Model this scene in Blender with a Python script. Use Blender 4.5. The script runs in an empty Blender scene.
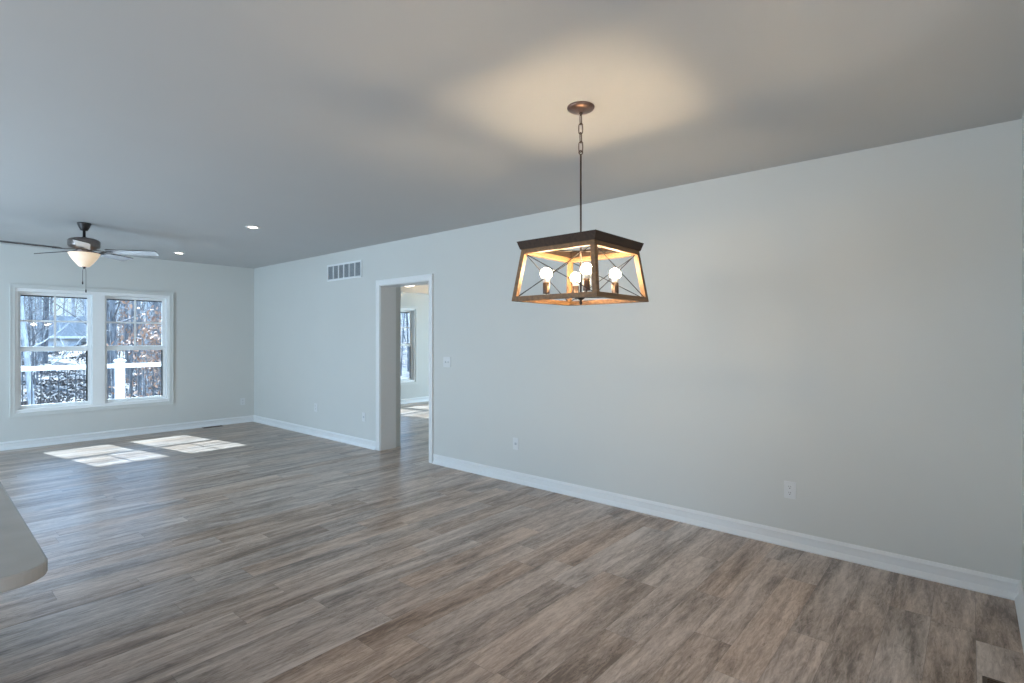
import bpy, bmesh, math, random
from mathutils import Vector, Matrix, Euler

S = bpy.context.scene
COL = S.collection
PI = math.pi
rnd = random.Random(7)

# ------------------------------------------------------------------ camera
FPX = 530.5
YAW = math.atan(614.5 / FPX)            # angle from +Y (long axis of the room) towards +X
CAM_Z, CEIL = 1.493, 2.74
cd = bpy.data.cameras.new('camera')
cam = bpy.data.objects.new('camera', cd)
COL.objects.link(cam)
cam.location = (0, 0, CAM_Z)
cam.rotation_euler = (PI / 2, 0, -YAW)
cd.sensor_fit = 'HORIZONTAL'
cd.sensor_width = 36.0
cd.lens = FPX / 1024 * 36.0
cd.shift_y = -3.5 / 1024
cd.clip_start = 0.02
cd.clip_end = 500
S.camera = cam

# ------------------------------------------------------------------ colour management
S.view_settings.view_transform = 'Standard'
S.view_settings.look = 'None'
S.view_settings.gamma = 1
S.view_settings.use_curve_mapping = False
S.view_settings.exposure = 0.45
S.cycles.max_bounces = 14
S.cycles.diffuse_bounces = 7
S.cycles.glossy_bounces = 5
S.cycles.transparent_max_bounces = 24
S.cycles.sample_clamp_indirect = 6
S.cycles.caustics_reflective = False
S.cycles.caustics_refractive = False

# ------------------------------------------------------------------ sky, sun, daylight of the unseen windows, added fill for the second room
w = bpy.data.worlds.new('winter_sky')
S.world = w
w.use_nodes = True
nt = w.node_tree
nt.nodes.clear()
out = nt.nodes.new('ShaderNodeOutputWorld')
bg = nt.nodes.new('ShaderNodeBackground')
rmp = nt.nodes.new('ShaderNodeValToRGB')
tc = nt.nodes.new('ShaderNodeTexCoord')
sp = nt.nodes.new('ShaderNodeSeparateXYZ')
nt.links.new(tc.outputs['Generated'], sp.inputs[0])
nt.links.new(sp.outputs['Z'], rmp.inputs['Fac'])
rmp.color_ramp.elements[0].position = 0.10
rmp.color_ramp.elements[0].color = (0.26, 0.34, 0.385, 1)
rmp.color_ramp.elements[1].position = 0.36
rmp.color_ramp.elements[1].color = (0.52, 0.92, 1.5, 1)
nt.links.new(rmp.outputs['Color'], bg.inputs['Color'])
bg.inputs['Strength'].default_value = 2.9
nt.links.new(bg.outputs[0], out.inputs[0])

sd = bpy.data.lights.new('sun', 'SUN')
sd.energy = 34.0
sd.angle = 0.009
sd.color = (0.76, 0.91, 1.0)
sun = bpy.data.objects.new('sun', sd)
COL.objects.link(sun)
sun.rotation_euler = Vector((0.19, -1.0, -0.93)).to_track_quat('-Z', 'Y').to_euler()


def daylight(name, loc, direction, sx, sy, power, color):
    d = bpy.data.lights.new(name, 'AREA')
    d.shape = 'RECTANGLE'
    d.size, d.size_y = sx, sy
    d.energy = power
    d.color = color
    o = bpy.data.objects.new(name, d)
    COL.objects.link(o)
    o.location = loc
    o.rotation_euler = Vector(direction).to_track_quat('-Z', 'Z').to_euler()
    return o


# glazed doors behind the photographer, a kitchen window and a patio door in the wall to the left
daylight('rear_daylight', (-0.8, -2.94, 1.25), (0, 1, -.2), 3.0, 2.1, 44, (1.0, 0.98, 0.96))
daylight('kitchen_daylight', (-3.64, 3.0, 1.5), (1, 0, -.3), 2.2, 1.3, 88, (0.90, 0.95, 1.0))
daylight('patio_daylight', (-3.64, 6.6, 1.15), (1, 0, .45), 2.0, 2.0, 180, (0.53, 0.77, 1.0))
daylight('bedroom_fill', (10.84, 7.2, 1.35), (-1, 0, 0), 2.2, 1.6, 130, (0.66, 0.87, 1.0))  # area light added at an unseen opening to brighten the second room


# ------------------------------------------------------------------ materials
def new_mat(name):
    m = bpy.data.materials.new(name)
    m.use_nodes = True
    n = m.node_tree
    return m, n, n.nodes['Principled BSDF']


def paint(name, col, rough=0.6, metal=0.0, var=0.04, scale=30, bump=0.0, emit=None, spec=0.5):
    """plain surface with a slight procedural mottling"""
    m, n, b = new_mat(name)
    t = n.nodes.new('ShaderNodeTexCoord')
    no = n.nodes.new('ShaderNodeTexNoise')
    no.inputs['Scale'].default_value = scale
    no.inputs['Detail'].default_value = 4
    n.links.new(t.outputs['Object'], no.inputs['Vector'])
    r = n.nodes.new('ShaderNodeValToRGB')
    r.color_ramp.elements[0].position = .3
    r.color_ramp.elements[1].position = .7
    r.color_ramp.elements[0].color = (*[c * (1 - var) for c in col], 1)
    r.color_ramp.elements[1].color = (*[min(1, c * (1 + var)) for c in col], 1)
    n.links.new(no.outputs['Fac'], r.inputs['Fac'])
    n.links.new(r.outputs['Color'], b.inputs['Base Color'])
    b.inputs['Roughness'].default_value = rough
    b.inputs['Metallic'].default_value = metal
    b.inputs['Specular IOR Level'].default_value = spec
    if bump:
        bp = n.nodes.new('ShaderNodeBump')
        bp.inputs['Strength'].default_value = bump
        bp.inputs['Distance'].default_value = .002
        n2 = n.nodes.new('ShaderNodeTexNoise')
        n2.inputs['Scale'].default_value = 220
        n.links.new(t.outputs['Object'], n2.inputs['Vector'])
        n.links.new(n2.outputs['Fac'], bp.inputs['Height'])
        n.links.new(bp.outputs['Normal'], b.inputs['Normal'])
    if emit:
        b.inputs['Emission Color'].default_value = (*emit[0], 1)
        b.inputs['Emission Strength'].default_value = emit[1]
    return m


def wood(name, c0, c1, rough=0.5, sx=2.0, sy=30.0, sz=30.0):
    m, n, b = new_mat(name)
    t = n.nodes.new('ShaderNodeTexCoord')
    mp = n.nodes.new('ShaderNodeMapping')
    mp.inputs['Scale'].default_value = (sx, sy, sz)
    no = n.nodes.new('ShaderNodeTexNoise')
    no.inputs['Scale'].default_value = 2.0
    no.inputs['Detail'].default_value = 6
    no.inputs['Distortion'].default_value = .4
    r = n.nodes.new('ShaderNodeValToRGB')
    r.color_ramp.elements[0].position = .3
    r.color_ramp.elements[1].position = .7
    r.color_ramp.elements[0].color = (*c0, 1)
    r.color_ramp.elements[1].color = (*c1, 1)
    n.links.new(t.outputs['Object'], mp.inputs[0])
    n.links.new(mp.outputs[0], no.inputs['Vector'])
    n.links.new(no.outputs['Fac'], r.inputs['Fac'])
    n.links.new(r.outputs['Color'], b.inputs['Base Color'])
    b.inputs['Roughness'].default_value = rough
    return m


def floor_material():
    m, n, b = new_mat('vinyl_plank_floor')
    L = n.links.new

    def math_(op, a, c=None):
        q = n.nodes.new('ShaderNodeMath')
        q.operation = op
        for i, v in enumerate((a, c)):
            if v is None:
                continue
            if isinstance(v, (int, float)):
                q.inputs[i].default_value = v
            else:
                L(v, q.inputs[i])
        return q.outputs[0]

    W, LEN = 0.18, 1.22
    t = n.nodes.new('ShaderNodeTexCoord')
    s = n.nodes.new('ShaderNodeSeparateXYZ')
    L(t.outputs['Object'], s.inputs[0])
    x, y = s.outputs['X'], s.outputs['Y']
    yr = math_('DIVIDE', math_('ADD', y, 0.022), W)
    row = math_('FLOOR', yr)
    wn = n.nodes.new('ShaderNodeTexWhiteNoise')
    wn.noise_dimensions = '1D'
    L(row, wn.inputs['W'])
    xr = math_('ADD', math_('DIVIDE', x, LEN), math_('MULTIPLY', wn.outputs['Value'], 7.0))
    colm = math_('FLOOR', xr)
    cb = n.nodes.new('ShaderNodeCombineXYZ')
    L(row, cb.inputs[0])
    L(colm, cb.inputs[1])
    wp = n.nodes.new('ShaderNodeTexWhiteNoise')
    wp.noise_dimensions = '2D'
    L(cb.outputs[0], wp.inputs['Vector'])
    pr = wp.outputs['Value']                      # one random number per plank
    prs = n.nodes.new('ShaderNodeSeparateColor')
    L(wp.outputs['Color'], prs.inputs[0])
    off = math_('MULTIPLY', prs.outputs[1], 60.0)

    def noise(sx, sy, scale, detail, dist, rough=.55):
        c = n.nodes.new('ShaderNodeCombineXYZ')
        L(math_('ADD', math_('MULTIPLY', x, sx), off), c.inputs[0])
        L(math_('MULTIPLY', y, sy), c.inputs[1])
        L(off, c.inputs[2])
        q = n.nodes.new('ShaderNodeTexNoise')
        q.inputs['Scale'].default_value = scale
        q.inputs['Detail'].default_value = detail
        q.inputs['Distortion'].default_value = dist
        q.inputs['Roughness'].default_value = rough
        L(c.outputs[0], q.inputs['Vector'])
        return q.outputs['Fac']

    big = noise(1.0, 8.0, 1.0, 2, .9)             # broad dark and pale streaks along the plank
    mid = noise(2.6, 15.0, 1.0, 6, 2.4, .62)      # cathedral grain
    fine = noise(11.0, 70.0, 1.0, 6, .8, .75)     # pores and saw marks
    crk = noise(3.2, 13.0, 1.0, 3, 3.2)           # thin wandering checks
    msk = noise(1.6, 6.0, 1.3, 2, .5)
    f = math_('ADD', math_('MULTIPLY', math_('SUBTRACT', big, .5), 1.15), .5)
    f = math_('ADD', f, math_('MULTIPLY', math_('SUBTRACT', mid, .5), .60))
    f = math_('ADD', f, math_('MULTIPLY', math_('SUBTRACT', fine, .5), 1.05))
    f = math_('ADD', f, math_('MULTIPLY', math_('SUBTRACT', pr, .5), .13))
    line = math_('LESS_THAN', math_('ABSOLUTE', math_('SUBTRACT', crk, .5)), .012)
    line = math_('MULTIPLY', line, math_('GREATER_THAN', msk, .52))
    f = math_('SUBTRACT', f, math_('MULTIPLY', line, .13))
    r = n.nodes.new('ShaderNodeValToRGB')
    e = r.color_ramp.elements
    e[0].position, e[0].color = .20, (.155, .112, .086, 1)
    e[1].position, e[1].color = .80, (.64, .545, .475, 1)
    k = e.new(.40)
    k.color = (.325, .255, .210, 1)
    k = e.new(.58)
    k.color = (.465, .378, .320, 1)
    L(f, r.inputs['Fac'])
    # slight warm / grey shift from plank to plank
    hs = n.nodes.new('ShaderNodeHueSaturation')
    L(r.outputs['Color'], hs.inputs['Color'])
    L(math_('ADD', math_('MULTIPLY', prs.outputs[2], .55), .92), hs.inputs['Saturation'])

    def edge(v, size, half):
        fr = math_('FRACT', v)
        d = math_('MINIMUM', fr, math_('SUBTRACT', 1.0, fr))
        return math_('LESS_THAN', d, half / size)

    seam = math_('MAXIMUM', edge(yr, W, .0011), edge(xr, LEN, .0011))
    mx = n.nodes.new('ShaderNodeMix')
    mx.data_type = 'RGBA'
    L(math_('MULTIPLY', seam, .45), mx.inputs[0])
    L(hs.outputs['Color'], mx.inputs[6])
    mx.inputs[7].default_value = (.05, .038, .03, 1)
    L(mx.outputs[2], b.inputs['Base Color'])
    L(math_('ADD', math_('MULTIPLY', mid, .14), .25), b.inputs['Roughness'])
    b.inputs['Specular IOR Level'].default_value = .75
    bp = n.nodes.new('ShaderNodeBump')
    bp.inputs['Strength'].default_value = .12
    bp.inputs['Distance'].default_value = .001
    L(math_('SUBTRACT', fine, seam), bp.inputs['Height'])
    L(bp.outputs['Normal'], b.inputs['Normal'])
    return m


def glass_material():
    m = bpy.data.materials.new('window_glass')
    m.use_nodes = True
    n = m.node_tree
    n.nodes.clear()
    o = n.nodes.new('ShaderNodeOutputMaterial')
    mixn = n.nodes.new('ShaderNodeMixShader')
    tr = n.nodes.new('ShaderNodeBsdfTransparent')
    tr.inputs[0].default_value = (.95, .975, 1.0, 1)
    gl = n.nodes.new('ShaderNodeBsdfGlossy')
    gl.inputs['Roughness'].default_value = .02
    fr = n.nodes.new('ShaderNodeFresnel')
    fr.inputs[0].default_value = 1.45
    n.links.new(fr.outputs[0], mixn.inputs[0])
    n.links.new(tr.outputs[0], mixn.inputs[1])
    n.links.new(gl.outputs[0], mixn.inputs[2])
    n.links.new(mixn.outputs[0], o.inputs[0])
    return m


def bark_material(name, c0, c1):
    return wood(name, c0, c1, .9, 9, 9, 1.6)


def leaf_ground():
    m, n, b = new_mat('leaf_litter')
    t = n.nodes.new('ShaderNodeTexCoord')
    v = n.nodes.new('ShaderNodeTexVoronoi')
    v.inputs['Scale'].default_value = 8
    v.inputs['Randomness'].default_value = 1
    n.links.new(t.outputs['Object'], v.inputs['Vector'])
    s = n.nodes.new('ShaderNodeSeparateColor')
    n.links.new(v.outputs['Color'], s.inputs[0])
    r = n.nodes.new('ShaderNodeValToRGB')
    e = r.color_ramp.elements
    e[0].position, e[0].color = .25, (.022, .02, .02, 1)
    e[1].position, e[1].color = .95, (.12, .105, .098, 1)
    k = e.new(.55)
    k.color = (.10, .078, .065, 1)
    n.links.new(s.outputs[0], r.inputs['Fac'])
    no = n.nodes.new('ShaderNodeTexNoise')
    no.inputs['Scale'].default_value = .35
    no.inputs['Detail'].default_value = 5
    n.links.new(t.outputs['Object'], no.inputs['Vector'])
    rr = n.nodes.new('ShaderNodeValToRGB')
    rr.color_ramp.elements[0].position = .4
    rr.color_ramp.elements[1].position = .6
    n.links.new(no.outputs['Fac'], rr.inputs['Fac'])
    mx = n.nodes.new('ShaderNodeMix')
    mx.data_type = 'RGBA'
    n.links.new(rr.outputs['Color'], mx.inputs[0])
    mx.inputs[6].default_value = (.05, .05, .055, 1)
    n.links.new(r.outputs['Color'], mx.inputs[7])
    n.links.new(mx.outputs[2], b.inputs['Base Color'])
    b.inputs['Roughness'].default_value = .9
    bp = n.nodes.new('ShaderNodeBump')
    bp.inputs['Strength'].default_value = .8
    bp.inputs['Distance'].default_value = .06
    n.links.new(s.outputs[1], bp.inputs['Height'])
    n.links.new(bp.outputs['Normal'], b.inputs['Normal'])
    return m


M = dict(
    wall=paint('greige_wall_paint', (.60, .615, .60), .75, var=.008, scale=2, bump=.05, spec=.3),
    ceil=paint('ceiling_paint', (.55, .56, .565), .85, var=.008, scale=2, bump=.05, spec=.2),
    trim=paint('white_trim_paint', (.75, .77, .78), .38, var=.01),
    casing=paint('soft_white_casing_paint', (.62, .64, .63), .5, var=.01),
    vinyl=paint('white_window_vinyl', (.82, .84, .85), .35, var=.01),
    rail=paint('white_railing_vinyl', (.74, .75, .76), .4, var=.01),
    floor=floor_material(),
    glass=glass_material(),
    plate=paint('white_plastic', (.66, .68, .69), .35, var=.01),
    slot=paint('dark_slot_and_shade', (.05, .05, .05), .6),
    grille=paint('white_grille_enamel', (.74, .77, .79), .4, var=.01),
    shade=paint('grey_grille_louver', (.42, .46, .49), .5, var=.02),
    duct=paint('duct_interior', (.12, .13, .14), .8),
    crown=wood('dark_umber_wood', (.026, .013, .007), (.052, .028, .016), .8),
    frame=wood('weathered_oak', (.12, .062, .027), (.25, .135, .055), .55),
    bronze=paint('oil_rubbed_bronze', (.10, .070, .055), .35, .85, var=.15, scale=60),
    rust=paint('burnished_canopy_bronze', (.23, .15, .12), .28, .8, var=.25, scale=25),
    wire=paint('black_iron_wire', (.028, .025, .024), .45, .7),
    socket=paint('white_lamp_base', (.8, .78, .74), .4),
    bulb=paint('lit_bulb', (.9, .86, .78), .4, emit=((1.0, .73, .44), 165)),
    added_bulb=paint('added_warm_bulb', (.9, .86, .78), .4, emit=((1.0, .64, .24), 560)),
    fan_dark=paint('fan_pewter', (.055, .050, .050), .38, .7, var=.1),
    fan_motor=paint('fan_brushed_motor', (.22, .19, .18), .33, .85, var=.12),
    blade=paint('fan_blade_laminate', (.42, .42, .43), .25, var=.05, scale=12),
    bowl=paint('alabaster_glass', (.82, .74, .62), .35, var=.06, scale=18, emit=((1.0, .70, .42), .32)),
    can=paint('white_can_trim', (.78, .78, .77), .45),
    lens=paint('lit_led_lens', (.9, .9, .85), .5, emit=((1.0, .90, .74), 8)),
    hall=paint('lit_flush_lamp', (.9, .85, .75), .5, emit=((1.0, .88, .70), 3)),
    quartz=paint('white_quartz', (.35, .335, .315), .25, var=.05, scale=9),
    cab=paint('white_cabinet_paint', (.72, .73, .72), .45, var=.01),
    knob=paint('nickel', (.5, .5, .5), .3, .9),
    reg=paint('brown_register_enamel', (.10, .065, .045), .45, .3),
    deck=wood('deck_board', (.25, .24, .24), (.36, .35, .34), .7),
    baluster=paint('black_baluster', (.02, .02, .022), .4, .5),
    bark=bark_material('grey_bark', (.05, .048, .05), (.24, .23, .23)),
    pale_bark=bark_material('pale_bark', (.20, .20, .20), (.46, .46, .46)),
    copper=paint('copper_beech_leaf', (.34, .19, .12), .7, var=.35, scale=3),
    dry_leaf=paint('dry_oak_leaf', (.105, .082, .070), .8, var=.7, scale=5),
    ground=leaf_ground(),
    siding=paint('pale_shed_siding', (.62, .66, .70), .6, var=.03),
    shingle=paint('grey_shingle', (.22, .21, .205), .8, var=.2, scale=8),
    fascia=paint('white_fascia', (.85, .82, .78), .5),
)


# ------------------------------------------------------------------ mesh helpers
class MB:
    """collects shapes, then links them as ONE mesh object"""

    def __init__(self):
        self.bm = bmesh.new()

    def box(self, x0, x1, y0, y1, z0, z1, bev=0.0):
        bm = self.bm
        v = [bm.verts.new(p) for p in ((x0, y0, z0), (x1, y0, z0), (x1, y1, z0), (x0, y1, z0),
                                       (x0, y0, z1), (x1, y0, z1), (x1, y1, z1), (x0, y1, z1))]
        fs = [bm.faces.new([v[i] for i in q]) for q in
              ((3, 2, 1, 0), (4, 5, 6, 7), (0, 1, 5, 4), (1, 2, 6, 5), (2, 3, 7, 6), (3, 0, 4, 7))]
        if bev:
            es = list({e for f in fs for e in f.edges})
            bmesh.ops.bevel(bm, geom=es, offset=bev, segments=2, affect='EDGES', profile=.6)
        return self

    def hexa(self, bot, top):
        """eight corners: four below, four above, both counter-clockwise"""
        bm = self.bm
        v = [bm.verts.new(p) for p in list(bot) + list(top)]
        for q in ((3, 2, 1, 0), (4, 5, 6, 7), (0, 1, 5, 4), (1, 2, 6, 5), (2, 3, 7, 6), (3, 0, 4, 7)):
            bm.faces.new([v[i] for i in q])
        return self

    def tube(self, pts, rad, n=10, caps=True, closed=False):
        bm = self.bm
        pts = [Vector(p) for p in pts]
        if not isinstance(rad, (list, tuple)):
            rad = [rad] * len(pts)
        rings = []
        N = len(pts)
        ref = None
        for i, p in enumerate(pts):
            if closed:
                d = (pts[(i + 1) % N] - pts[i - 1]).normalized()
            else:
                d = (pts[min(i + 1, N - 1)] - pts[max(i - 1, 0)]).normalized()
            if ref is None:
                ref = Vector((0, 0, 1)) if abs(d.z) < .9 else Vector((1, 0, 0))
            u = (ref - d * ref.dot(d)).normalized()
            ref = u
            vv = d.cross(u)
            rings.append([bm.verts.new(p + (u * math.cos(2 * PI * k / n) + vv * math.sin(2 * PI * k / n)) * rad[i])
                          for k in range(n)])
        for i in range(N if closed else N - 1):
            a, c = rings[i], rings[(i + 1) % N]
            for k in range(n):
                f = bm.faces.new((a[k], a[(k + 1) % n], c[(k + 1) % n], c[k]))
                f.smooth = True
        if caps and not closed:
            bm.faces.new(rings[0][::-1])
            bm.faces.new(rings[-1])
        return self

    def lathe(self, prof, n=32, cx=0, cy=0, smooth=True):
        """prof: list of (r, z) from bottom to top or top to bottom"""
        bm = self.bm
        rings = []
        for r, z in prof:
            if r < 1e-6:
                rings.append([bm.verts.new((cx, cy, z))])
            else:
                rings.append([bm.verts.new((cx + r * math.cos(2 * PI * k / n), cy + r * math.sin(2 * PI * k / n), z))
                              for k in range(n)])
        for a, c in zip(rings, rings[1:]):
            for k in range(n):
                k2 = (k + 1) % n
                if len(a) == 1 and len(c) == 1:
                    continue
                if len(a) == 1:
                    f = bm.faces.new((a[0], c[k2], c[k]))
                elif len(c) == 1:
                    f = bm.faces.new((a[k], a[k2], c[0]))
                else:
                    f = bm.faces.new((a[k], a[k2], c[k2], c[k]))
                f.smooth = smooth
        for rg, rev in ((rings[0], True), (rings[-1], False)):
            if len(rg) > 1 and rings[0] is not rings[-1]:
                try:
                    bm.faces.new(rg[::-1] if rev else rg)
                except ValueError:
                    pass
        return self

    def prism(self, poly, axis, a0, a1):
        """poly in the two other axes, extruded along axis from a0 to a1"""
        bm = self.bm

        def P(u, v, a):
            return {'x': (a, u, v), 'y': (u, a, v), 'z': (u, v, a)}[axis]
        A = [bm.verts.new(P(u, v, a0)) for u, v in poly]
        B = [bm.verts.new(P(u, v, a1)) for u, v in poly]
        n = len(poly)
        bm.faces.new(A[::-1])
        bm.faces.new(B)
        for i in range(n):
            bm.faces.new((A[i], A[(i + 1) % n], B[(i + 1) % n], B[i]))
        return self

    def xform(self, mat):
        bmesh.ops.transform(self.bm, matrix=mat, verts=self.bm.verts[:])
        return self

    def build(self, name, mat, parent=None, bevel=0.0, recalc=True):
        if recalc:
            bmesh.ops.recalc_face_normals(self.bm, faces=self.bm.faces[:])
        me = bpy.data.meshes.new(name)
        self.bm.to_mesh(me)
        self.bm.free()
        me.materials.append(mat)
        o = bpy.data.objects.new(name, me)
        COL.objects.link(o)
        if parent:
            o.parent = parent
        if bevel:
            b = o.modifiers.new('edge', 'BEVEL')
            b.width = bevel
            b.segments = 2
            b.limit_method = 'ANGLE'
        return o


def tag(o, label, cat, group=None, kind=None):
    o['label'] = label
    o['category'] = cat
    if group:
        o['group'] = group
    if kind:
        o['kind'] = kind
    return o


def thing(name, loc, label, cat, rz=0.0, group=None, kind=None):
    o = bpy.data.objects.new(name, None)
    COL.objects.link(o)
    o.location = loc
    o.rotation_euler = (0, 0, rz)
    o.empty_display_size = .1
    return tag(o, label, cat, group, kind)


def struct(o, label=None):
    o['kind'] = 'structure'
    if label:
        o['label'] = label
        o['category'] = 'room'
    return o


def copy_tree(o, parent=None):
    c = o.copy()
    COL.objects.link(c)
    if parent:
        c.parent = parent
    for ch in list(o.children):
        copy_tree(ch, c)
    return c


def wall(name, axis, c0, c1, u0, u1, z0, z1, holes=(), mat=None, label=''):
    """axis 'y': wall lies between y=c0..c1 and runs along x (u); axis 'x' the other way; holes (u0,u1,z0,z1)"""
    mb = MB()
    us = sorted({u0, u1, *[h[0] for h in holes], *[h[1] for h in holes]})
    for a, b in zip(us, us[1:]):
        hs = sorted((h[2], h[3]) for h in holes if h[0] <= a + 1e-6 and h[1] >= b - 1e-6)
        z = z0
        segs = []
        for q0, q1 in hs:
            if q0 > z:
                segs.append((z, q0))
            z = q1
        if z < z1:
            segs.append((z, z1))
        for s0, s1 in segs:
            if axis == 'y':
                mb.box(a, b, c0, c1, s0, s1)
            else:
                mb.box(c0, c1, a, b, s0, s1)
    bmesh.ops.remove_doubles(mb.bm, verts=mb.bm.verts[:], dist=1e-5)
    # drop faces shared inside the wall
    seen = {}
    for f in mb.bm.faces:
        key = tuple(sorted(v.index for v in f.verts))
        seen.setdefault(key, []).append(f)
    mb.bm.verts.index_update()
    return struct(mb.build(name, mat or M['wall']), label)


# ------------------------------------------------------------------ room shell
XR, YF = 4.18, 9.72                     # faces of the long wall and of the window wall
XL, YB, YN = -3.7, -3.0, -0.222         # unseen left wall, rear wall, short wall at the right edge
WIN_Z0, WIN_Z1 = .48, 2.17
struct(MB().box(XL, 11.0, YB, YF, -.12, 0).build('floor', M['floor']), 'grey brown wood plank floor running through the empty room')
struct(MB().box(XL, XR + .12, YB, YF, CEIL, CEIL + .15).build('ceiling', M['ceil']), 'flat pale ceiling over the long empty room')
struct(MB().box(XR + .12, 11.0, 2.0, YF, 2.53, 2.68).build('ceiling_bedroom', M['ceil']), 'ceiling of the room seen through the doorway')
wall('wall_far', 'y', YF, YF + .16, XL, XR + .12, -.12, CEIL + .15, [(1.03, 2.85, WIN_Z0, WIN_Z1)], label='far greige wall holding the twin windows')
wall('wall_bedroom_far', 'y', YF, YF + .16, XR + .12, 11.0, -.12, 2.9, [(5.98, 7.83, WIN_Z0, WIN_Z1)], label='outer wall of the room seen through the doorway')
wall('wall_right', 'x', XR, XR + .24, YN - .12, YF, 0, CEIL, [(4.905, 5.925, -1, 2.20)], label='long blank greige wall on the right with a doorway')
wall('wall_near', 'y', YN - .12, YN, 2.4, XR, 0, CEIL, label='short wall at the right edge of the photo')
wall('wall_left', 'x', XL - .15, XL, YB, YF, 0, CEIL, [(1.9, 4.1, .85, 2.15), (5.5, 7.7, .05, 2.2)], label='unseen kitchen side wall')
wall('wall_rear', 'y', YB - .15, YB, XL, 2.4, 0, CEIL, [(-2.3, .7, .1, 2.35)], label='unseen wall behind the photographer')
wall('wall_alcove', 'x', 2.4, 2.52, YB, YN - .12, 0, CEIL, label='unseen return wall behind the photographer')
wall('wall_bedroom_right', 'x', 10.9, 11.0, 2.0, YF, 0, 2.53, [(6.1, 8.3, .55, 2.15)], label='unseen far side wall of the second room')
wall('wall_bedroom_near', 'y', 2.0, 2.1, XR + .24, 10.9, 0, 2.53, label='unseen near wall of the second room')
wall('wall_hall', 'x', XR + .24, XR + .355, 5.945, 6.06, 0, 2.53, label='narrow wall end just inside the doorway')

BASE = [(0, 0), (.030, 0), (.030, .012), (.014, .044), (.011, .046), (.011, .098), (.019, .104), (.019, .112), (.009, .127), (.006, .134), (0, .135)]
BASE = [(u, v * .83) for u, v in BASE]


def baseboard(name, axis, face, sgn, a0, a1, label):
    poly = [(face + sgn * u, v) for u, v in BASE]
    return struct(MB().prism(poly, axis, a0, a1).build(name, M['trim']), label)


baseboard('baseboard_right', 'y', XR, -1, YN, 4.836, 'white baseboard along the near part of the long wall')
baseboard('baseboard_right_far', 'y', XR, -1, 5.992, YF, 'white baseboard between doorway and far corner')
baseboard('baseboard_far', 'x', YF, -1, XL, XR, 'white baseboard under the twin windows')
baseboard('baseboard_near', 'x', YN, 1, 2.4, XR, 'white baseboard at the right edge of the photo')
baseboard('baseboard_bedroom', 'x', YF, -1, XR + .24, 10.9, 'white baseboard seen through the doorway')

# doorway: jamb lining and casing
door = thing('door_1', (XR, 5.415, 0), 'white cased doorway without a door in the long wall', 'doorway', kind='structure')
h = .51
mb = MB()
mb.box(-.004, .244, -h, -h + .018, 0, 2.20).box(-.004, .244, h - .018, h, 0, 2.20).box(-.004, .244, -h + .018, h - .018, 2.182, 2.20)
mb.build('jamb', M['trim'], door)


def casing_frame(mb, y0, y1, ztop, wd, x0, x1):
    """two legs and a head with a stepped face, running round an opening"""
    mb.box(x0, x1, y0 - wd, y0, 0, ztop)
    mb.box(x0, x1, y1, y1 + wd, 0, ztop)
    mb.box(x0, x1, y0 - wd, y1 + wd, ztop, ztop + wd)
    xa = x0 - .006 if x1 <= .001 else x1
    xb = x0 if x1 <= .001 else x1 + .006
    t = .022
    mb.box(xa, xb, y0 - wd, y0 - wd + t, 0, ztop + wd)
    mb.box(xa, xb, y1 + wd - t, y1 + wd, 0, ztop + wd)
    mb.box(xa, xb, y0 - wd + t, y1 + wd - t, ztop + wd - t, ztop + wd)


mb = MB()
casing_frame(mb, -h + .008, h - .008, 2.192, .066, -.018, 0)
mb.build('casing', M['trim'], door, bevel=.002)
mb = MB()
casing_frame(mb, -h + .008, h - .008, 2.192, .066, .24, .258)
mb.build('casing', M['trim'], door, bevel=.002)


# ------------------------------------------------------------------ windows
def sash(parent, x0, x1, z0, z1, y0, y1, stile, bot, top, grid):
    mb = MB()
    mb.box(x0, x0 + stile, y0, y1, z0, z1).box(x1 - stile, x1, y0, y1, z0, z1)
    mb.box(x0 + stile, x1 - stile, y0, y1, z0, z0 + bot).box(x0 + stile, x1 - stile, y0, y1, z1 - top, z1)
    s = mb.build('sash', M['vinyl'], parent, bevel=.003)
    ym = (y0 + y1) / 2
    MB().box(x0 + stile - .004, x1 - stile + .004, ym - .004, ym + .004, z0 + bot - .004, z1 - top + .004).build('glass_pane', M['glass'], s)
    ch = MB()  # dark bars standing in for the shade of the outer reveal
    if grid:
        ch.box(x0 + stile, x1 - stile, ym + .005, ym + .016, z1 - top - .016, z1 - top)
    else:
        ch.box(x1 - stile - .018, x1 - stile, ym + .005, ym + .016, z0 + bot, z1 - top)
    ch.build('reveal_shade_bar', M['slot'], s)
    if grid:
        xm, zm = (x0 + x1) / 2, (z0 + bot + z1 - top) / 2
        g = MB()
        g.box(xm - .012, xm + .012, ym - .010, ym - .0045, z0 + bot, z1 - top)
        g.box(x0 + stile, x1 - stile, ym - .0095, ym - .0045, zm - .012, zm + .012)
        g.build('muntin', M['vinyl'], s)
    return s


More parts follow.
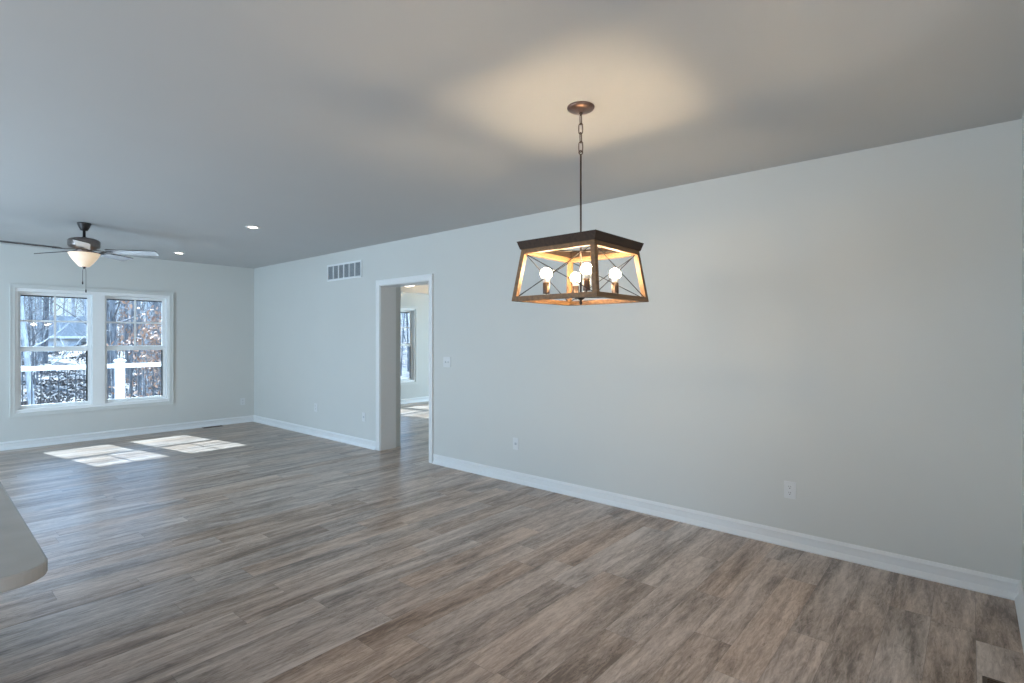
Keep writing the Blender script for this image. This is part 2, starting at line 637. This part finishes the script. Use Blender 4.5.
def window(name, ox0, ox1, units, label, lock=True):
    """ox0..ox1 opening in the wall; units = list of (x0, x1) sash widths"""
    cx = (ox0 + ox1) / 2
    t = thing(name, (cx, YF, WIN_Z0), label, 'window', kind='structure')
    a, b = ox0 - cx, ox1 - cx
    H = WIN_Z1 - WIN_Z0
    wd = .052
    mb = MB()
    for x0, x1, z0, z1 in ((a - wd, a, -wd, H + wd), (b, b + wd, -wd, H + wd), (a, b, H, H + wd), (a, b, -wd, 0)):
        mb.box(x0, x1, -.018, 0, z0, z1)
    for x0, x1, z0, z1 in ((a - wd, a - wd + .016, -wd, H + wd), (b + wd - .016, b + wd, -wd, H + wd),
                           (a - wd + .016, b + wd - .016, H + wd - .016, H + wd), (a - wd + .016, b + wd - .016, -wd, -wd + .016)):
        mb.box(x0, x1, -.024, -.018, z0, z1)
    mb.build('casing', M['casing'], t)
    mb = MB()
    mb.box(a, a + .030, 0, .15, 0, H).box(b - .030, b, 0, .15, 0, H)
    mb.box(a + .030, b - .030, 0, .15, H - .045, H)
    mb.box(a + .030, b - .030, 0, .15, 0, .045)
    mb.build('window_frame', M['vinyl'], t)
    for (u0, u1), (v0, v1) in zip(units, units[1:]):
        MB().box(u1 - cx, v0 - cx, .004, .15, .045, H - .045).build('mullion', M['vinyl'], t, bevel=.003)
    for u0, u1 in units:
        x0, x1 = u0 - cx, u1 - cx
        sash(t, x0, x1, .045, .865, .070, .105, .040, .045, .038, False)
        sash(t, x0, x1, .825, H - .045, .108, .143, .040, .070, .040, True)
        if lock:
            xm = (x0 + x1) / 2
            MB().box(xm - .03, xm + .03, .072, .100, .865, .878, bev=.004).build('sash_lock', M['vinyl'], t)
    return t


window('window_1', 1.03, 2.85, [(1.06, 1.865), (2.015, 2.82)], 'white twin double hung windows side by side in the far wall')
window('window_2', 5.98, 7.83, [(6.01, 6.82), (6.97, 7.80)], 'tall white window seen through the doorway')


# ------------------------------------------------------------------ wall plates, grille, floor registers
def plate_base(t, wd, ht, bev=.002):
    mb = MB()
    mb.box(-wd / 2, wd / 2, -.006, 0, -ht / 2, ht / 2, bev=bev)
    return mb.build('cover_plate', M['plate'], t)


def outlet(loc, rz, label):
    t = thing('wall_outlet', loc, label, 'outlet', rz, 'wall outlets')
    plate_base(t, .078, .122)
    for sz in (-1, 1):
        z = sz * .0215
        prof = []
        for k in range(20):
            an = 2 * PI * k / 20
            prof.append((.0165 * math.cos(an), z + max(-.0135, min(.0135, .0165 * math.sin(an)))))
        r = MB().prism(prof, 'y', -.0085, -.0055).build('receptacle', M['plate'], t)
        s = MB()
        s.box(-.0075, -.0050, -.0092, -.0083, z + .001, z + .0095)
        s.box(.0050, .0075, -.0092, -.0083, z + .001, z + .0095)
        s.box(-.0028, .0028, -.0092, -.0083, z - .0105, z - .005)
        s.build('slot', M['slot'], r)
    MB().tube([(0, -.0058, 0), (0, -.0075, 0)], .003, 10).build('screw', M['plate'], t)
    return t


outlet((XR, .976, .404), -PI / 2, 'white duplex outlet low on the long wall nearest the photo edge')
outlet((XR, 7.566, .43), -PI / 2, 'white duplex outlet low on the wall between air grille and far corner')
outlet((3.981, YF, .372), 0, 'white duplex outlet on the window wall beside the corner')

for yy, zz, lab in ((3.554, .40, 'white single jack plate low on the wall under the pendant lamp'),
                    (6.29, .41, 'white single jack plate low on the wall just left of the doorway')):
    t = thing('jack_plate', (XR, yy, zz), lab, 'wall plate', -PI / 2, 'single jack plates')
    plate_base(t, .074, .122)
    MB().box(-.012, .012, -.010, -.005, -.012, .012, bev=.001).build('jack', M['shade'], t)
    for sz in (-1, 1):
        MB().tube([(0, -.0058, sz * .042), (0, -.0078, sz * .042)], .003, 10).build('screw', M['plate'], t)

t = thing('light_switch', (XR, 4.605, 1.214), 'white double toggle switch plate beside the doorway', 'light switch', -PI / 2)
plate_base(t, .122, .122)
for sx in (-1, 1):
    x = sx * .023
    MB().box(x - .006, x + .006, -.0075, -.0055, -.013, .013).build('toggle_slot', M['shade'], t)
    mb = MB()
    mb.box(x - .004, x + .004, -.020, -.006, -.005, .005, bev=.001)
    mb.xform(Matrix.Translation((0, 0, .004)) @ Matrix.Rotation(.5, 4, 'X'))
    mb.build('toggle', M['plate'], t)
    for sz in (-1, 1):
        MB().tube([(x, -.0058, sz * .030), (x, -.0078, sz * .030)], .003, 8).build('screw', M['plate'], t)

# return air grille
t = thing('return_air_grille', (XR, 6.778, 2.45), 'white louvered return air grille high on the wall beyond the doorway', 'air vent', -PI / 2)
gw, gh, fr = .445, .120, .026
mb = MB()
mb.box(-gw, gw, -.014, 0, gh - fr, gh).box(-gw, gw, -.014, 0, -gh, -gh + fr)
mb.box(-gw, -gw + fr, -.014, 0, -gh + fr, gh - fr).box(gw - fr, gw, -.014, 0, -gh + fr, gh - fr)
mb.build('grille_frame', M['grille'], t, bevel=.002)
MB().box(-gw + fr, gw - fr, -.0015, -.0005, -gh + fr, gh - fr).build('backing', M['duct'], t)
iw = 2 * (gw - fr)
for k in range(1, 6):
    x = -gw + fr + iw * k / 6
    MB().box(x - .010, x + .010, -.013, -.002, -gh + fr, gh - fr).build('divider', M['grille'], t)
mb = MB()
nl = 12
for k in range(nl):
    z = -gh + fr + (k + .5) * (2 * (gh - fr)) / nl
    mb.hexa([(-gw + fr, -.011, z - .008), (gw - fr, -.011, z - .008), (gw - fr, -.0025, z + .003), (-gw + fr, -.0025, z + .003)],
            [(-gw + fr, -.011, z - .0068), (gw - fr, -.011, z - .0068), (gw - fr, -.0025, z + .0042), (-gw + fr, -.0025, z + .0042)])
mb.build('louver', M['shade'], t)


def register(loc, lx, ly, label):
    t = thing('floor_register', loc, label, 'floor vent', 0, 'floor registers')
    a, b = lx / 2, ly / 2
    mb = MB()
    e = .016
    mb.box(-a, a, -b, -b + e, 0, .006).box(-a, a, b - e, b, 0, .006).box(-a, -a + e, -b + e, b - e, 0, .006).box(a - e, a, -b + e, b - e, 0, .006)
    mb.build('register_frame', M['reg'], t, bevel=.0015)
    MB().box(-a + e, a - e, -b + e, b - e, .0004, .0012).build('backing', M['slot'], t)
    g = MB()
    n = int((lx - 2 * e) / .014)
    for k in range(1, n):
        x = -a + e + k * (lx - 2 * e) / n
        g.box(x - .0025, x + .0025, -b + e, b - e, .0012, .005)
    g.box(-a + e, a - e, -.003, .003, .0012, .0052)
    g.build('grille_bars', M['reg'], t)
    return t


register((2.975, -.098, 0), .30, .115, 'brown metal floor register in the bottom right corner of the photo')
register((3.46, 9.62, 0), .30, .10, 'brown metal floor register under the far wall near the corner')

# ------------------------------------------------------------------ pendant lamp
PX, PY = 2.41, 1.59
ZB, ZT = 1.689, 1.968                       # bottom and top of the oak cage
hb, ht_ = .376 / math.sqrt(2), .322 / math.sqrt(2)
t = thing('pendant_lamp', (PX, PY, CEIL), 'square wood cage pendant lamp with four lit bulbs hanging from the ceiling', 'pendant lamp')


def q(z):
    return z - CEIL


MB().lathe([(0, 0), (.0725, 0), (.0735, -.006), (.070, -.013), (.055, -.022), (.034, -.027), (.018, -.029), (.012, -.031), (0, -.031)], 40).build('canopy', M['rust'], t)
MB().lathe([(.010, -.029), (.011, -.036), (.006, -.041), (.005, -.047), (0, -.048)], 20).build('canopy_loop', M['bronze'], t)
z = -.044
k = 0
for k in range(4):
    hl, hw = .0285, .0115
    cz = z - hl + .004
    pts = []
    for j in range(16):
        an = 2 * PI * j / 16
        u = hw * math.cos(an)
        v = (hl - hw) * (1 if math.sin(an) > 0 else -1) * (1 if abs(math.sin(an)) > 1e-6 else 0) + hw * math.sin(an)
        pts.append((u, 0, cz + v) if k % 2 == 0 else (0, u, cz + v))
    ang = math.radians(11.6)
    MB().tube([Matrix.Rotation(ang, 3, 'Z') @ Vector(p) for p in pts], .0026, 8, closed=True).build('chain_link', M['bronze'], t)
    z = cz - hl + .004
ring_z = z - .006
pts = [Matrix.Rotation(PI / 4, 3, 'Z') @ Vector((0, .010 * math.cos(2 * PI * j / 16), ring_z + .010 * math.sin(2 * PI * j / 16))) for j in range(16)]
MB().tube(pts, .003, 8, closed=True).build('stem_loop', M['bronze'], t)
MB().lathe([(.005, ring_z - .008), (.005, q(1.70))], 16).build('stem', M['bronze'], t)


def ring_corner(hs, z):
    return [Vector((-hs, -hs, z)), Vector((hs, -hs, z)), Vector((hs, hs, z)), Vector((-hs, hs, z))]


# crown: dark flared top rim, hollow in the middle
o_t, o_b = .348 / math.sqrt(2), .329 / math.sqrt(2)
wdt = .036
T, Bt = ring_corner(o_t, q(2.008)), ring_corner(o_b, q(1.966))
Ti, Bi = ring_corner(o_t - wdt, q(2.008)), ring_corner(o_b - wdt + .004, q(1.966))
mb = MB()
for i in range(4):
    j = (i + 1) % 4
    mb.hexa([Bt[i], Bt[j], Bi[j], Bi[i]], [T[i], T[j], Ti[j], Ti[i]])
mb.build('crown_rim', M['crown'], t)
# oak cage: four slanting corner posts, upper and lower rails
pw = .026


def lerp_h(z):
    return hb + (ht_ - hb) * (z - ZB) / (ZT - ZB)


for i, (sx, sy) in enumerate(((-1, -1), (1, -1), (1, 1), (-1, 1))):
    mb = MB()
    bot, top = [], []
    for z, lst in ((ZB, bot), (ZT, top)):
        hs = lerp_h(z)
        for ax, ay in ((0, 0), (1, 0), (1, 1), (0, 1)):
            lst.append((sx * (hs - ax * pw), sy * (hs - ay * pw), q(z)))
    mb.hexa(bot, top)
    mb.build('corner_post', M['frame'], t, bevel=.0015)
for zc, hh in ((ZB + .0125, .0125), (ZT - .013, .013)):
    for i in range(4):
        mb = MB()
        R_ = Matrix.Rotation(i * PI / 2, 4, 'Z')
        h0, h1 = lerp_h(zc - hh), lerp_h(zc + hh)
        a0, a1 = h0 - pw, h1 - pw
        mb.hexa([(-a0, -h0, q(zc - hh)), (a0, -h0, q(zc - hh)), (a0, -h0 + pw, q(zc - hh)), (-a0, -h0 + pw, q(zc - hh))],
                [(-a1, -h1, q(zc + hh)), (a1, -h1, q(zc + hh)), (a1, -h1 + pw, q(zc + hh)), (-a1, -h1 + pw, q(zc + hh))])
        mb.xform(R_)
        mb.build('rail', M['frame'], t, bevel=.0015)
# crossed wires in each side
for i in range(4):
    for s in (-1, 1):
        zl, zh = ZB + .022, ZT - .024
        h0, h1 = lerp_h(zl) - pw / 2 - s * .0022, lerp_h(zh) - pw / 2 - s * .0022
        mb = MB()
        mb.tube([(s * -(h0 - pw * .4), -h0, q(zl)), (s * (h1 - pw * .4), -h1, q(zh))], .0022, 8)
        mb.xform(Matrix.Rotation(i * PI / 2, 4, 'Z'))
        mb.build('cross_wire', M['wire'], t)
# crossed carrier bars under the crown, holding the stem
for i in range(4):
    mb = MB()
    e = ht_ - .020
    mb.tube([(0, 0, q(1.962)), (e, e, q(1.962))], .0035, 8)
    mb.xform(Matrix.Rotation(i * PI / 2, 4, 'Z'))
    mb.build('carrier_bar', M['wire'], t)
# hub, arms, candle sockets, bulbs
MB().lathe([(0, q(1.672)), (.006, q(1.675)), (.009, q(1.683)), (.005, q(1.694)), (.022, q(1.708)), (.026, q(1.713)), (.022, q(1.720)), (.008, q(1.726)), (.008, q(1.735)), (0, q(1.736))], 24).build('hub', M['wire'], t)
BO = .132
for sx, sy in ((-1, -1), (1, -1), (1, 1), (-1, 1)):
    x, y = BO * (sx + sy * .045), BO * (sy - sx * .045)
    MB().tube([(sx * .015, sy * .015, q(1.714)), (sx * .07, sy * .07, q(1.714)), (x * .93, y * .93, q(1.716)), (x, y, q(1.722)), (x, y, q(1.735))], .0042, 8).build('arm', M['wire'], t)
    sl = MB().lathe([(0, q(1.732)), (.018, q(1.732)), (.0185, q(1.735)), (.0185, q(1.790)), (.0165, q(1.792)), (0, q(1.792))], 24, x, y).build('candle_sleeve', M['bronze'], t)
    MB().lathe([(0, q(1.7922)), (.0145, q(1.7922)), (.017, q(1.800)), (.0215, q(1.816)), (.0215, q(1.818)), (0, q(1.818))], 24, x, y).build('bulb_base', M['socket'], sl)
    prof = [(.0212, q(1.8182))]
    for a in range(-40, 91, 10):
        prof.append((.0305 * math.cos(math.radians(a)) if a < 90 else 0, q(1.8395) + .0305 * math.sin(math.radians(a))))
    MB().lathe(prof, 24, x, y).build('light_bulb', M['bulb'], t)

# ------------------------------------------------------------------ ceiling fan
FX, FY = 1.325, 7.283
t = thing('ceiling_fan', (FX, FY, CEIL), 'five bladed dark ceiling fan with lit glass bowl before the windows', 'ceiling fan')
MB().lathe([(0, 0), (.062, 0), (.064, -.008), (.059, -.020), (.041, -.062), (.034, -.078), (.022, -.084), (0, -.084)], 36).build('canopy', M['fan_dark'], t)
MB().lathe([(.0135, -.082), (.0135, -.150), (.024, -.152), (.026, -.170), (0, -.170)], 20).build('downrod', M['fan_dark'], t)
MB().lathe([(0, -.158), (.055, -.160), (.100, -.168), (.132, -.182), (.142, -.196), (.142, -.250), (.132, -.266), (.100, -.280), (.075, -.288), (0, -.288)], 48).build('motor_housing', M['fan_motor'], t)
MB().lathe([(0, -.288), (.070, -.288), (.074, -.296), (.074, -.318), (.055, -.326), (0, -.326)], 36).build('switch_housing', M['fan_motor'], t)
BZ = -.300
for k in range(5):
    a = math.radians(258 + 72 * k)
    R_ = Matrix.Rotation(a, 4, 'Z')
    mb = MB()
    mb.hexa([(.085, -.018, -.292), (.20, -.022, BZ - .004), (.20, .022, BZ - .004), (.085, .018, -.292)],
            [(.085, -.018, -.286), (.20, -.022, BZ + .001), (.20, .022, BZ + .001), (.085, .018, -.286)])
    mb.hexa([(.19, -.022, BZ - .004), (.26, -.045, BZ - .004), (.26, .045, BZ - .004), (.19, .022, BZ - .004)],
            [(.19, -.022, BZ + .001), (.26, -.045, BZ + .001), (.26, .045, BZ + .001), (.19, .022, BZ + .001)])
    mb.xform(R_)
    arm = mb.build('blade_arm', M['fan_dark'], t)
    # blade: rounded plank, slightly wider at the tip, pitched
    out_ = []
    r0, r1 = .20, .69
    n0, n1 = .058, .070
    cr = .025
    out_ += [(r0, -n0 + .01), (r0 + .012, -n0)]
    for (cx_, cy_, s0) in ((r1 - cr, -n1 + cr, -90), (r1 - cr, n1 - cr, 0)):
        for j in range(6):
            an = math.radians(s0 + 18 * j)
            out_.append((cx_ + cr * math.cos(an), cy_ + cr * math.sin(an)))
    out_ += [(r0 + .012, n0), (r0, n0 - .01)]
    mb = MB().prism(out_, 'z', -.004, .004)
    mb.xform(R_ @ Matrix.Translation((0, 0, BZ + .005)) @ Matrix.Rotation(math.radians(-12), 4, 'X'))
    bl = mb.build('blade', M['blade'], t)
    bl.data.materials.append(M['fan_dark'])
    for p in bl.data.polygons:
        if p.normal.z > -.5:
            p.material_index = 1
MB().lathe([(0, -.474), (.040, -.474), (.050, -.468), (.074, -.440), (.106, -.395), (.127, -.360), (.138, -.336), (.142, -.330), (.138, -.326), (0, -.322)], 48).build('light_bowl', M['bowl'], t)
MB().lathe([(0, -.497), (.007, -.494), (.010, -.488), (.006, -.481), (.018, -.478), (.020, -.473), (0, -.473)], 20).build('finial', M['fan_dark'], t)
for (dx, dy, ln) in ((-.012, .006, .655), (.014, -.008, .742)):
    mb = MB().tube([(dx * .6, dy * .6, -.480), (dx, dy, -.52), (dx, dy, -ln + .03)], .0018, 6)
    ch = mb.build('pull_chain', M['fan_dark'], t)
    MB().lathe([(0, -ln - .012), (.006, -ln - .008), (.0075, -ln + .006), (.004, -ln + .022), (.002, -ln + .030), (0, -ln + .031)], 14, dx, dy).build('pull_fob', M['fan_dark'], ch)

# ------------------------------------------------------------------ recessed lights, the second room's flush lamp and an added unseen lamp
for loc, lab in (((2.61, 6.10, CEIL), 'larger round recessed ceiling light, the one nearer the camera'),
                 ((2.70, 8.78, CEIL), 'small round recessed ceiling light close to the window wall')):
    t = thing('recessed_light', loc, lab, 'ceiling light', 0, 'recessed ceiling lights')
    MB().lathe([(.048, -.001), (.054, -.007), (.072, -.007), (.078, -.003), (.079, 0), (.048, 0), (.048, -.001)], 40).build('trim_ring', M['can'], t)
    MB().lathe([(0, -.004), (.048, -.004), (.048, -.0005), (0, -.0005)], 40).build('lens', M['lens'], t)
t = thing('flush_ceiling_lamp', (6.28, 8.0, 2.53), 'lit flush ceiling lamp glimpsed at the top of the doorway', 'ceiling light')
MB().lathe([(0, 0), (.150, 0), (.152, -.012), (.140, -.016), (0, -.016)], 40).build('lamp_base', M['can'], t)
MB().lathe([(0, -.075), (.060, -.070), (.110, -.052), (.135, -.028), (.138, -.016), (0, -.016)], 40).build('lamp_shade', M['hall'], t)

t = thing('added_bowl_lamp', (7.75, 8.6, 2.53), 'added unseen bowl lamp warming the ceiling of the second room', 'ceiling light')  # out of view, added to throw warm light on this ceiling
MB().lathe([(0, 0), (.06, 0), (.05, -.02), (0, -.025)], 24).build('canopy', M['bronze'], t)  # canopy of the added lamp
MB().lathe([(.006, -.02), (.006, -.72)], 12).build('stem', M['bronze'], t)
MB().lathe([(0, -.80), (.08, -.79), (.15, -.735), (.19, -.62), (.186, -.618), (.145, -.727), (.08, -.78), (0, -.79)], 36).build('bowl', M['bronze'], t)
MB().lathe([(0, -.765), (.030, -.745), (.036, -.72), (.025, -.695), (0, -.69)], 20).build('light_bulb', M['added_bulb'], t)

# ------------------------------------------------------------------ kitchen island corner
t = thing('kitchen_island', (-.250, 2.83, 0), 'white quartz topped kitchen island with rounded corner at left edge', 'kitchen island', rz=-.012)


def rrect(x0, x1, y0, y1, r, n=8):
    p = []
    for cx_, cy_, s0 in ((x1 - r, y0 + r, -90), (x1 - r, y1 - r, 0), (x0 + r, y1 - r, 90), (x0 + r, y0 + r, 180)):
        for j in range(n + 1):
            an = math.radians(s0 + 90 * j / n)
            p.append((cx_ + r * math.cos(an), cy_ + r * math.sin(an)))
    return p


MB().prism(rrect(-.55, .515, -1.11, 1.15, .085), 'z', .895, .93).build('countertop', M['quartz'], t, bevel=.005)
MB().box(-.51, .12, -1.05, 1.09, .10, .895).build('cabinet_body', M['cab'], t, bevel=.002)
MB().box(-.45, .10, -1.0, 1.04, 0, .10).build('toe_kick', M['cab'], t)
for k in range(3):
    y0 = -1.03 + k * .70
    MB().box(.12, .138, y0 + .02, y0 + .68, .13, .87).build('end_panel', M['cab'], t, bevel=.003)
    d = MB().box(-.53, -.51, y0 + .01, y0 + .69, .12, .88).build('door', M['cab'], t, bevel=.003)
    MB().tube([(-.555, y0 + .62, .62), (-.555, y0 + .62, .76)], .006, 10).build('handle', M['knob'], d)

# ------------------------------------------------------------------ outdoors: hill, deck, railing
def gz(x, y):
    s = max(0.0, min(1.0, (y - 13.5) / 46.0))
    s = s * s * (3 - 2 * s)
    k = max(-2.0, min(8.0, x - 9.0)) * .34
    far = max(0.0, y - 60) * .03
    return -1.1 + (1.9 + k) * s + far + .10 * math.sin(x * .7 + y * .31) * math.sin(y * .5 - x * .2)


mb = MB()
xs = [-45 + i * 1.7 for i in range(90)]
ys = [9.9 + j * 1.7 for j in range(66)]
grid = [[mb.bm.verts.new((x, y, gz(x, y))) for x in xs] for y in ys]
for j in range(len(ys) - 1):
    for i in range(len(xs) - 1):
        f = mb.bm.faces.new((grid[j][i], grid[j][i + 1], grid[j + 1][i + 1], grid[j + 1][i]))
        f.smooth = True
o = mb.build('ground_hillside', M['ground'])
tag(o, 'leaf covered woodland hillside rising beyond the deck', 'hillside', kind='structure')

DY = 12.3
t = thing('deck', (3.0, 11.1, -.12), 'grey board deck outside the far windows', 'deck', kind='structure')
mb = MB()
for k in range(16):
    y = -1.2 + k * .155
    mb.box(-6, 6, y, y + .148, -.03, 0)
mb.build('deck_boards', M['deck'], t)
MB().box(-6, 6, -1.2, 1.28, -.25, -.031).build('deck_joists', M['deck'], t)
for x in (-5.5, -2, 1.5, 5):
    MB().box(x - .07, x + .07, 1.0, 1.14, -1.3, -.25).build('deck_post', M['deck'], t)

t = thing('deck_railing', (2.778, DY, -.12), 'white vinyl deck railing with dark balusters outside the windows', 'railing')
zt = 1.02 + .12
for px in (-5.4, -3.6, -1.8, 0, 1.8, 3.6):
    p = MB().box(px - .066, px + .066, -.066, .066, 0, 1.06 + .12 - .03).build('rail_post', M['rail'], t, bevel=.004)
    mb = MB()
    mb.box(px - .082, px + .082, -.082, .082, 1.15, 1.172)
    mb.hexa([(px - .078, -.078, 1.172), (px + .078, -.078, 1.172), (px + .078, .078, 1.172), (px - .078, .078, 1.172)],
            [(px - .02, -.02, 1.20), (px + .02, -.02, 1.20), (px + .02, .02, 1.20), (px - .02, .02, 1.20)])
    mb.xform(Matrix.Translation((0, 0, .02)))
    MB.build(mb, 'post_cap', M['rail'], p)
for k in range(5):
    a, b = -5.4 + 1.8 * k + .066, -5.4 + 1.8 * (k + 1) - .066
    MB().box(a, b, -.03, .03, .925 + .12, 1.0 + .12, bev=.006).build('top_rail', M['rail'], t)
    MB().box(a, b, -.022, .022, .08, .13, bev=.004).build('bottom_rail', M['rail'], t)
    n = 14
    for j in range(1, n):
        x = a + (b - a) * j / n
        MB().tube([(x, 0, .13), (x, 0, 1.03)], .0085, 8).build('baluster', M['baluster'], t)


# ------------------------------------------------------------------ woods
def limb(mb, p, d, length, r, depth, rg, n=6):
    pts, rad = [p.copy()], [r]
    steps = 4 if depth < 2 else 3
    cur, dr = p.copy(), d.normalized()
    for i in range(steps):
        dr = (dr + Vector((rg.uniform(-.22, .22), rg.uniform(-.22, .22), rg.uniform(-.05, .18)))).normalized()
        cur = cur + dr * (length / steps)
        pts.append(cur.copy())
        rad.append(r * (1 - .82 * (i + 1) / steps))
    mb.tube(pts, rad, n, caps=False)
    if depth < 2:
        for i in range(rg.randint(3, 5) if depth == 0 else rg.randint(2, 4)):
            j = rg.randint(1, steps)
            side = Vector((rg.uniform(-1, 1), rg.uniform(-1, 1), rg.uniform(-.1, .9)))
            nd = (dr * .7 + side.normalized() * .8).normalized()
            limb(mb, pts[j], nd, length * rg.uniform(.35, .6), rad[j] * .6 + .002, depth + 1, rg, 4)


def make_tree(seed, height, r, low, mat):
    rg = random.Random(seed)
    root = bpy.data.objects.new('bare_tree', None)
    COL.objects.link(root)
    pts, rad = [], []
    lean = Vector((rg.uniform(-.07, .07), rg.uniform(-.07, .07), 0))
    N = 12
    for i in range(N + 1):
        f = i / N
        pts.append(Vector((0, 0, -.4)) + Vector((lean.x * height * f + .06 * math.sin(f * 7 + seed), lean.y * height * f + .06 * math.cos(f * 6 + seed), height * f)))
        rad.append(r * (1.25 if i == 0 else 1.0) * (1 - .8 * f))
    MB().tube(pts, rad, 9, caps=False).build('trunk', mat, root)
    mb = MB()
    for i in range(rg.randint(16, 22) if height > 9 else 34):
        f = rg.uniform(low, .97)
        k = min(N - 1, int(f * N))
        p = pts[k].lerp(pts[k + 1], f * N - k)
        an = rg.uniform(0, 2 * PI)
        d = Vector((math.cos(an), math.sin(an), rg.uniform(.2, 1.1)))
        limb(mb, p, d, height * rg.uniform(.10, .20) * (1.15 - .5 * f), rad[k] * .34, 0, rg)
    mb.build('branches', mat, root)
    return root


protos = [make_tree(11 + i, h_, r_, lo, mt) for i, (h_, r_, lo, mt) in enumerate((
    (15, .10, .14, M['bark']), (17, .13, .22, M['pale_bark']), (12, .07, .08, M['bark']), (14, .09, .15, M['pale_bark']),
    (8, .045, .05, M['bark']), (16, .15, .25, M['bark']), (7, .045, .05, M['pale_bark']), (13, .09, .12, M['bark'])))]
used = [False] * len(protos)


def plant(i, x, y, sc, rz, label, group):
    o = protos[i]
    if used[i]:
        o = copy_tree(protos[i])
    used[i] = True
    o.location = (x, y, gz(x, y))
    o.rotation_euler = (0, 0, rz)
    o.scale = (sc, sc, sc)
    tag(o, label, 'tree', group)
    return o


plant(3, 2.20, 17.6, .80, .4, 'slim pale trunked bare tree just beyond the deck rail, in the left window', None)
WOOD = 'bare leafless tree standing in the woods beyond the deck railing'
placed = [(2.2, 17.6)]
cnt = 0
tries = 0
while cnt < 290 and tries < 9000:
    tries += 1
    y = 23 + 70 * rnd.random() ** 1.1
    if rnd.random() < .82:
        x = rnd.uniform(.085 * y - 2.0, .30 * y + 2.0)
    else:
        x = rnd.uniform(.60 * y, .95 * y)
    # leave the view on the shed open
    if abs(x - .1673 * y) < 1.0 and y < 52:
        continue
    md = .8 + y * .008
    if any((x - a) ** 2 + (y - b) ** 2 < md * md for a, b in placed):
        continue
    placed.append((x, y))
    plant(rnd.choice((0, 1, 2, 3, 4, 4, 4, 5, 6, 6, 6, 7)), x, y, rnd.uniform(.75, 1.2), rnd.uniform(0, 6.28), WOOD, 'bare trees in the woods')
    cnt += 1


def make_beech(seed):
    rg = random.Random(seed)
    root = bpy.data.objects.new('beech_sapling', None)
    COL.objects.link(root)
    mb = MB()
    mb.tube([(0, 0, -.2), (.03, 0, 1.0), (0, .05, 2.0), (.05, 0, 3.2)], [.035, .028, .02, .006], 7, caps=False)
    tips = []
    for i in range(22):
        z0 = rg.uniform(.5, 3.0)
        an = rg.uniform(0, 2 * PI)
        ln = rg.uniform(.5, 1.3) * (1.15 - z0 / 4.2)
        e = Vector((math.cos(an) * ln, math.sin(an) * ln, z0 + rg.uniform(.0, .4)))
        mb.tube([(0, 0, z0), Vector((0, 0, z0)).lerp(e, .5) + Vector((0, 0, .05)), e], [.010, .007, .003], 5, caps=False)
        tips.append((z0, e))
    mb.build('trunk', M['bark'], root)
    lf = bmesh.new()
    for z0, e in tips:
        for j in range(14):
            c = Vector((0, 0, z0)).lerp(e, rg.uniform(.25, 1.05)) + Vector((rg.gauss(0, .09), rg.gauss(0, .09), rg.gauss(0, .07)))
            R_ = Euler((rg.uniform(0, 6), rg.uniform(0, 6), rg.uniform(0, 6))).to_matrix()
            s = rg.uniform(.05, .085)
            vs = [lf.verts.new(c + R_ @ Vector(p)) for p in ((-s, 0, 0), (0, -s * .5, s * .1), (s, 0, 0), (0, s * .5, s * .1))]
            lf.faces.new(vs)
    mb = MB()
    mb.bm.free()
    mb.bm = lf
    mb.build('leaves', M['copper'], root, recalc=False)
    return root


bp = [make_beech(5), make_beech(6)]
spots = [(.262, 22), (.247, 26), (.272, 25), (.255, 31), (.280, 30), (.237, 33), (.268, 37), (.247, 41), (.285, 38), (.225, 39), (.30, 27), (.258, 18.5)]
for i, (r_, y) in enumerate(spots):
    o = bp[i] if i < 2 else copy_tree(bp[i % 2])
    x = r_ * y
    o.location = (x, y, gz(x, y))
    o.rotation_euler = (0, 0, i * 1.3)
    s = rnd.uniform(.8, 1.15)
    o.scale = (s, s, s)
    tag(o, 'copper leaved beech sapling on the slope seen through the right window', 'sapling', 'beech saplings on the slope')

# dry leaves lying loose and on edge over the slope
lf = bmesh.new()
rg = random.Random(3)
for i in range(42000):
    y = 14 + 42 * rg.random() ** 1.3
    x = rg.uniform(.09 * y - 3, .31 * y + 3)
    if rg.random() > .55 + .45 * math.sin(x * 1.3 + y * .4) * math.sin(y * .9 - x * .5):
        continue
    c = Vector((x, y, gz(x, y) + .02))
    R_ = Euler((rg.uniform(0, 6), rg.uniform(0, 6), rg.uniform(0, 6))).to_matrix()
    sz = rg.uniform(.035, .07) * (1 + y * .012)
    vs = [lf.verts.new(c + R_ @ Vector(p)) for p in ((-sz, 0, 0), (0, -sz * .55, sz * .15), (sz, 0, 0), (0, sz * .55, sz * .15))]
    lf.faces.new(vs)
mb = MB()
mb.bm.free()
mb.bm = lf
tag(mb.build('fallen_leaves', M['dry_leaf'], recalc=False), 'pale dry leaves scattered over the woodland slope', 'leaves', kind='stuff')

# far pale shed
sx_, sy_ = 9.4, 56.0
sz_ = .30
t = thing('garden_shed', (sx_, sy_, sz_), 'pale shed with grey roof far off among trees in the left window', 'shed', rz=-.12)
MB().box(-2.0, 2.0, -1.4, 1.4, -1.6, 1.35).build('wall', M['siding'], t)
mb = MB()
mb.prism([(-1.75, 1.30), (1.75, 1.30), (0, 3.0)], 'x', -2.15, 2.15)
mb.build('roof', M['shingle'], t)
MB().box(-2.18, 2.18, -1.80, -1.74, 1.16, 1.34).build('fascia', M['fascia'], t)
d = MB().box(-1.2, -.3, -1.43, -1.39, -.9, 1.0).build('door', M['fascia'], t)
MB().box(.5, 1.4, -1.43, -1.39, -.1, .9).build('window', M['shingle'], t)
